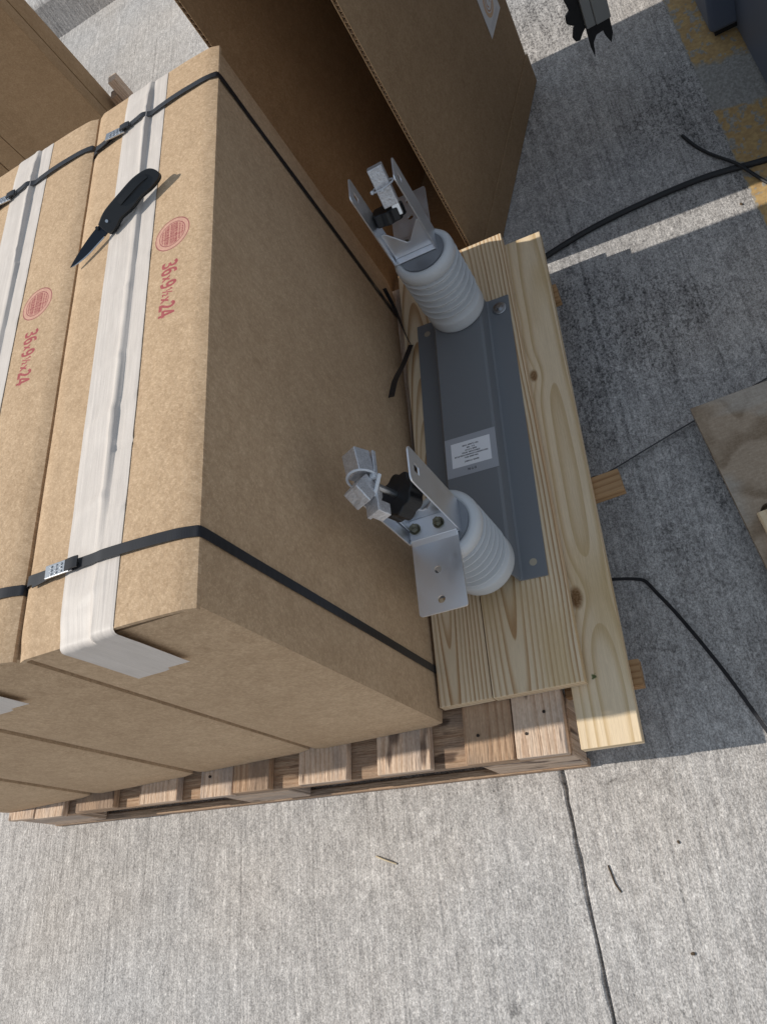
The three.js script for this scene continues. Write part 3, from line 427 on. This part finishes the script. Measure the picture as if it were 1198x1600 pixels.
    { const q = new THREE.Shape(); q.moveTo(-0.0352, 0); q.lineTo(0.0352, 0); q.lineTo(0.0352, 0.056); q.lineTo(0.030, 0.056); q.lineTo(0.003, 0.022); q.lineTo(-0.003, 0.022); q.lineTo(-0.030, 0.056); q.lineTo(-0.0352, 0.056); q.closePath(); obj('notched_plate', planar(new THREE.ExtrudeGeometry(q, { depth: 0.002, bevelEnabled: true, bevelSize: 0.0004, bevelThickness: 0.0004, bevelSegments: 1 }).rotateX(0.06).translate(0, 0.0035, -0.012), 'x'), tinned, br); }
    { const q = box(-0.0362, -0.034, 0.004, 0.062, -0.018, 0.006, 0.0008); obj('spring_leaf', planar(q, 'y'), tinned, br); }
    for (const x of [-0.026, 0.010]) obj('bolt', [new THREE.CylinderGeometry(0.0066, 0.007, 0.0062, 6).translate(x, 0.0102, 0.006), new THREE.CylinderGeometry(0.0084, 0.0084, 0.0014, 20).translate(x, 0.0070, 0.006), new THREE.SphereGeometry(0.0045, 12, 6, 0, 7, 0, 1.4).scale(1, 0.35, 1).translate(x, 0.0132, 0.006)], boltMat, br);
  });
  // the two clamps: knob, screw, jaws tied with nylon
  const lobed = (R, hgt) => { const q = new THREE.Shape(), n = 8; for (let i = 0; i <= 96; i++) { const a = i / 96 * Math.PI * 2, rad = R * (0.93 + 0.07 * Math.cos(n * a)); i ? q.lineTo(rad * Math.cos(a), rad * Math.sin(a)) : q.moveTo(rad, 0); } return new THREE.ExtrudeGeometry(q, { depth: hgt, bevelEnabled: true, bevelSize: 0.0025, bevelThickness: 0.0025, bevelSegments: 3 }).rotateX(-Math.PI / 2).translate(0, -hgt / 2, 0); };
  const inv = new THREE.Matrix4(); t.updateMatrixWorld(true); inv.copy(t.matrixWorld).invert();
  const orient = (o, p, up, fwd) => { const m = new THREE.Matrix4(), Y = up.clone().normalize(), Z = fwd.clone().addScaledVector(Y, -fwd.dot(Y)).normalize(), X = Y.clone().cross(Z); m.makeBasis(X, Y, Z).setPosition(p); m.premultiply(inv); m.decompose(o.position, o.quaternion, o.scale); };
  { // near clamp: screw leaning up to the left, twin jaw blocks above
    const cl2 = grp('clamp', t); orient(cl2, V(0.1105, DK + 0.334, -0.2105), V(-0.42, 1, -0.06), V(0.1, 0, 1));
    obj('knob', lobed(0.0295, 0.019), blackPlastic, cl2); obj('screw', new THREE.CylinderGeometry(0.0045, 0.0045, 0.045, 16).translate(0, 0.028, 0), steelMat, cl2);
    obj('jaw_plate', planar(box(-0.012, 0.011, 0.048, 0.054, -0.048, 0.047, 0.0012), 'z'), castMetal, cl2);
    obj('jaw_block', planar(rbox(0.026, 0.026, 0.036, 0.0016).rotateX(0.16).translate(-0.003, 0.068, -0.0255), 'z'), castMetal, cl2);
    obj('jaw_block', planar(rbox(0.026, 0.026, 0.032, 0.0016).rotateX(-0.62).translate(-0.003, 0.066, 0.0165), 'z'), castMetal, cl2);
    obj('jaw_block', planar(rbox(0.018, 0.018, 0.018, 0.0014).translate(-0.001, 0.0395, 0.036), 'z'), castMetal, cl2);
    obj('zip_tie', [new THREE.TorusGeometry(0.0175, 0.0016, 8, 28).scale(1, 1.25, 1).rotateY(0.1).translate(-0.002, 0.063, -0.003), rbox(0.008, 0.006, 0.007, 0.001).translate(0.012, 0.058, -0.002), rbox(0.0025, 0.005, 0.03, 0.001).rotateY(-0.5).translate(0.014, 0.055, 0.012)], nylon, cl2);
  }
  { // far clamp: jaw bar standing against the right plate
    const cl1 = grp('clamp', t); orient(cl1, V(0.121, DK + 0.292, -0.782), V(0.05, 1, -0.45), V(0.12, 0.25, 1));
    obj('knob', lobed(0.0275, 0.017), blackPlastic, cl1); obj('screw', new THREE.CylinderGeometry(0.0042, 0.0042, 0.03, 16).translate(0.008, 0.02, 0), steelMat, cl1);
    obj('jaw_block', planar(rbox(0.026, 0.066, 0.022, 0.0014).rotateZ(0.04).translate(0.012, 0.048, 0.012), 'y'), castMetal, cl1);
    obj('jaw_tongue', planar(rbox(0.014, 0.026, 0.012, 0.0012).translate(0.019, 0.009, 0.016), 'y'), tinnedEdge, cl1);
    obj('zip_tie', [new THREE.TorusGeometry(0.0195, 0.0016, 8, 28).rotateX(Math.PI / 2).rotateZ(0.12).translate(0.012, 0.048, 0.012), new THREE.SphereGeometry(0.0035, 10, 8).translate(-0.008, 0.046, 0.018), rbox(0.006, 0.005, 0.004, 0.001).translate(0.010, 0.046, 0.0315)], nylon, cl1);
  }
}

// ---------------------------------------------------------------- open carton standing on end behind
{
  const N = V(0.178, 0, -0.958), F = V(0.382, 0, -1.533), d = F.clone().sub(N), D = d.length(), a = Math.atan2(-d.x, -d.z);
  const t = thing('open_carton', 'tall empty brown carton standing on end, its open side dark inside', 'carton', [N.x, 0.0015, N.z], a);   // local: -z to the back, -x to the left panel
  const W = 0.258, Ht = 0.93, th = 0.0082, skin = 0.0009;
  const liner = (x0, x1, z0, z1, y0 = 0, y1 = Ht) => planar(new THREE.BoxGeometry(x1 - x0, y1 - y0, z1 - z0, 1, 12, 8).translate((x0 + x1) / 2, (y0 + y1) / 2, (z0 + z1) / 2), 'y', 0.3, 0.1);
  const wave = (xm, zf, depth) => sheet(1200, 1, (u, v) => { const y = u * Ht, s = Math.sin(y / 0.0098 * Math.PI * 2); return [xm + s * (th / 2 - skin), y, zf - 0.0008 - v * depth]; }, (u, v) => [u * Ht, v * depth]);
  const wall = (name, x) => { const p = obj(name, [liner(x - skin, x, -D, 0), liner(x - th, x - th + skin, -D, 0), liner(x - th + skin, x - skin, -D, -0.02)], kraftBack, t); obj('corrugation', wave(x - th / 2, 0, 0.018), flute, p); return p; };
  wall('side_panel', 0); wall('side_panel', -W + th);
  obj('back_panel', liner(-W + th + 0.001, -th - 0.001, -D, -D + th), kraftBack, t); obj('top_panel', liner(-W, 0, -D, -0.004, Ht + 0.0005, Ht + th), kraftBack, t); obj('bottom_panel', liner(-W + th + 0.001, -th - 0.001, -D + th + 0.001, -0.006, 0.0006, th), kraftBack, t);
  // turned-up edge strip along the foot of the right panel
  obj('edge_flap', liner(0.0006, 0.0032, -D - 0.004, -0.05, 0.001, 0.078), kraftBack, t);
  { const w = 256, cv = document.createElement('canvas'); cv.width = cv.height = w; const g = cv.getContext('2d'); g.fillStyle = '#d5d3d2'; g.fillRect(0, 0, w, w); g.strokeStyle = '#cfa77f'; g.lineWidth = 22; g.beginPath(); g.arc(128, 118, 70, 0, 7); g.stroke(); g.lineWidth = 9; g.strokeStyle = '#b98d6c'; g.beginPath(); g.arc(128, 118, 48, 0.6, 5.2); g.stroke(); g.beginPath(); g.arc(126, 118, 27, 2, 7); g.stroke(); g.strokeStyle = '#b9b7ba'; g.lineWidth = 5; for (let i = 0; i < 3; i++) { g.beginPath(); g.moveTo(40, 214 + i * 11); g.lineTo(210, 214 + i * 11); g.stroke(); }
    const tx = new THREE.CanvasTexture(cv); tx.colorSpace = THREE.SRGBColorSpace; const m = obj('sticker', new THREE.PlaneGeometry(0.098, 0.098).rotateY(Math.PI / 2), M({ map: tx, roughness: 0.5 }), t); m.position.set(0.0008, DK + 0.150, -0.515); }
}

// ---------------------------------------------------------------- carton on its own pallet at the back left
{
  const x1 = -1.015, z = -2.3, y0 = 0.002, t = thing('tall_carton', 'big plain brown carton standing alone at the back left', 'carton', [x1, y0, z]);
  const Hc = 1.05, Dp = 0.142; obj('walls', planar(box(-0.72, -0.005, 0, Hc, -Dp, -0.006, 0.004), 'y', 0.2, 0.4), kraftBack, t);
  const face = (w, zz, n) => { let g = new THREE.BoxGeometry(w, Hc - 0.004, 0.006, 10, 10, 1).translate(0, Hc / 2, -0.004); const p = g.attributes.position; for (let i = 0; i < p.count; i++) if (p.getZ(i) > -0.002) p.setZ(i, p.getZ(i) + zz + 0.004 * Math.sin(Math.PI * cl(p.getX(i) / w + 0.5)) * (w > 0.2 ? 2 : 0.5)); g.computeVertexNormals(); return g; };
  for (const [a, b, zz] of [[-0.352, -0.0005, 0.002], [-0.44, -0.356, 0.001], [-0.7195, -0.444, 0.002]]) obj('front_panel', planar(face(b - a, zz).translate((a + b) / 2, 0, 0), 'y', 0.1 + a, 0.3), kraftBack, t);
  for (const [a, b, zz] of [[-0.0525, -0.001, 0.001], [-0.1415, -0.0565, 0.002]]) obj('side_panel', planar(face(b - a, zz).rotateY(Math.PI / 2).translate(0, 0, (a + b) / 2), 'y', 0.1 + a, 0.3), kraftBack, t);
  const p = thing('wood_stake', 'short wooden stake end beside the big carton at the back left', 'stake', [-0.952, 0, -2.425], 0.06); seed(41);
  obj('post', planar(box(-0.017, 0.017, 0.001, DK + 0.012, -0.02, 0.02, 0.003), 'y', 0.4, 0.1), palletWood, p); obj('cleat', planar(box(-0.045, -0.0175, 0.001, DK - 0.03, -0.016, 0.03, 0.003), 'y', 1.1, 0.6), palletWood2, p);
}

// ---------------------------------------------------------------- plywood, slat, cables and strap offcuts on the right
{
  const c = V(0.480, 0, -0.461), ex = V(0.997, 0, -0.075).normalize(), y1 = 0.055, th = 0.016;
  const s = new THREE.Shape(), a = Math.atan2(0.31, 0.031) - Math.PI / 2; s.moveTo(0, 0); s.lineTo(0.5, 0.0); s.lineTo(0.5, -0.62); s.lineTo(0.031, -0.62); s.closePath(); const ho = new THREE.Path(); ho.absellipse(0.050, -0.226, 0.014, 0.018, 0, Math.PI * 2, true); s.holes.push(ho);
  const g = new THREE.ExtrudeGeometry(s, { depth: th, bevelEnabled: true, bevelSize: 0.0006, bevelThickness: 0.0006, bevelSegments: 1, curveSegments: 20 }).rotateX(-Math.PI / 2);
  const pw = thing('plywood', 'weathered plywood panel with a round hole, raised off the ground at the right', 'plywood', [c.x, 0, c.z], 0.05); obj('sheet', planar(g, 'z', 0.1, 0.1), plyMat, pw).position.y = y1 - th;
  const bm = pineMat(27, { d0: 0.03, slope: 0.02, uc: 0.4, vc: 0.04, pitch: 0.009, str: 0.5 });
  const sl = obj('plywood_scrap', planar(rbox(0.075, 0.010, 0.105, 0.001), 'z', 0.2, 0.1), bm); sl.position.set(0.565, y1 + 0.0062, -0.192); sl.rotation.y = 0.12; tag(sl, 'small pale wood scrap lying on the plywood beside its hole', 'scrap');
  for (const z of [0.05, 0.42]) obj('runner', planar(box(0.12, 0.46, 0.001, y1 - th - 0.001, z, z + 0.04, 0.002), 'x', z, 0.2), palletWood, pw);
  const cable = (name, pts, r, label, cat = 'cable') => tag(obj(name, new THREE.TubeGeometry(new THREE.CatmullRomCurve3(pts.map(([x, z, y]) => V(x, y ?? r + 0.0008, z))), 90, r, 10), rubber), label, cat);
  cable('thick_cable', [[1.1, -0.9], [0.9, -0.955], [0.753, -0.98], [0.641, -1.001], [0.513, -1.002], [0.402, -0.991], [0.311, -0.97], [0.25, -0.95], [0.232, -0.93]], 0.0062, 'thick black cable curving across the shaded concrete');
  cable('thin_cable', [[0.634, -1.142], [0.648, -1.10, 0.004], [0.664, -1.066], [0.695, -1.008, 0.012], [0.705, -0.985, 0.016], [0.737, -0.925, 0.006], [0.80, -0.82]], 0.0034, 'thin black cable end crossing over the thick one');
  const U = V(0, 1, 0), band = (pts, side, label) => tag(obj('strap_band', ribbon(pts.map(([x, z, y]) => [V(x, y, z), side]), 0.0072, 0.0009, 80), strapMat), label, 'strap');
  band([[0.262, -0.40, 0.006], [0.290, -0.417, 0.006], [0.308, -0.416, 0.006], [0.345, -0.424, 0.008], [0.379, -0.434, 0.009], [0.439, -0.452, 0.009], [0.487, -0.466, 0.009], [0.55, -0.485, 0.008], [0.612, -0.503, 0.007], [0.72, -0.53, 0.006]], V(0.2, 0.75, 0.65), 'black cut strap running from the loose board under the plywood');
  band([[0.25, -0.22, 0.006], [0.284, -0.216, 0.006], [0.318, -0.207, 0.006], [0.331, -0.200, 0.007], [0.345, -0.174, 0.009], [0.368, -0.128, 0.010], [0.409, -0.03, 0.009], [0.442, 0.066, 0.008], [0.47, 0.15, 0.006]], V(0.6, 0.75, -0.3), 'black cut strap crossing the concrete to the right edge, kinked near the board');
}

// ---------------------------------------------------------------- cabinet and hanging steel upright at the top right
{
  const blue = M({ color: new THREE.Color().setRGB(0.10, 0.12, 0.165), roughness: 0.45 });
  const t = thing('steel_cabinet', 'blue grey steel cabinet in deep shade at the top right corner', 'cabinet', [0.808, 0, -1.37]);
  obj('side_wall', box(0.0, 1.0, 0.012, 1.5, 0.002, 0.95, 0.006), blue, t); obj('corner_post', box(-0.052, 0.3, 0.02, 1.5, -0.62, -0.002, 0.012), blue, t);
  obj('plinth', box(0.02, 0.98, 0.0005, 0.0115, 0.02, 0.93, 0.001), rubber, t);
  obj('plinth', box(-0.04, 0.28, 0.0005, 0.0195, -0.6, -0.02, 0.001), rubber, t);
  const u = thing('steel_upright', 'grey steel upright with torn black rubber hanging at the top edge', 'upright', [0.549, 0.13, -1.402], 0.06);
  const gm = M({ color: new THREE.Color().setRGB(0.30, 0.30, 0.285), roughness: 0.6 });
  obj('post', [box(-0.008, 0.024, 0.03, 1.0, -0.02, 0.016, 0.003)], gm, u); obj('channel', box(-0.028, -0.0085, 0.03, 1.0, -0.02, 0.013, 0.002), gm, u);
  obj('arm', box(0.0245, 0.24, 0.92, 0.985, -0.02, 0.014, 0.003), gm, u);
  const sh = pts => { const s = new THREE.Shape(); pts.forEach(([x, y], i) => i ? s.lineTo(x, y) : s.moveTo(x, y)); s.closePath(); return new THREE.ExtrudeGeometry(s, { depth: 0.006, bevelEnabled: true, bevelSize: 0.0008, bevelThickness: 0.0008, bevelSegments: 1 }); };
  obj('rubber_end', sh([[-0.028, 0.032], [0.022, 0.032], [0.021, -0.012], [0.014, -0.032], [0.006, -0.010], [0.004, 0.004], [-0.012, 0.002], [-0.022, -0.012], [-0.0235, -0.030], [-0.026, -0.045], [-0.0285, -0.02]]).translate(0, 0, -0.004), rubber, u);
  obj('torn_rubber', sh([[-0.029, 0.98], [-0.029, 0.024], [-0.036, 0.018], [-0.046, 0.004], [-0.054, 0.006], [-0.058, 0.016], [-0.052, 0.034], [-0.047, 0.04], [-0.056, 0.047], [-0.062, 0.054], [-0.060, 0.068], [-0.05, 0.076], [-0.054, 0.1], [-0.05, 0.13], [-0.057, 0.17], [-0.05, 0.22], [-0.055, 0.98]]).translate(0, 0, -0.012), rubber, u);
}

// ---------------------------------------------------------------- litter on the slab
{
  const straw = M({ color: new THREE.Color().setRGB(0.55, 0.45, 0.3), roughness: 0.8 }), bark = M({ color: new THREE.Color().setRGB(0.09, 0.06, 0.035), roughness: 0.9 });
  const stick = (name, pts, r, mat, label, cat) => tag(obj(name, new THREE.TubeGeometry(new THREE.CatmullRomCurve3(pts.map(p => V(p[0], p[2] ?? r, p[1]))), 16, r, 6), mat), label, cat);
  stick('wood_sliver', [[-0.203, 0.159], [-0.19, 0.165, 0.0035], [-0.178, 0.170, 0.004], [-0.166, 0.175]], 0.0014, straw, 'pale wood sliver on the sunlit concrete below the pallet', 'sliver');
  stick('twig', [[0.178, 0.215], [0.181, 0.230], [0.183, 0.240], [0.189, 0.252]], 0.0012, bark, 'small dark curved twig on the sunlit concrete right of the joint', 'twig');
  seed(77); for (const [x, z, r, lab] of [[0.268, 0.335, 0.0022, 'tiny dark crumb lowest on the sunlit concrete at the right'], [0.284, 0.196, 0.0018, 'tiny dark crumb on the sunlit concrete nearest the shadow edge'], [0.683, -0.902, 0.0026, 'small dark crumb on the bright sun strip']]) { const g = new THREE.IcosahedronGeometry(r, 1).scale(1.5, 0.7, 1); const m = obj('crumb', g, bark); m.position.set(x, r * 0.7, z); m.rotation.y = rr(0, 3); tag(m, lab, 'crumb'); }
}
renderer.render(scene, camera);
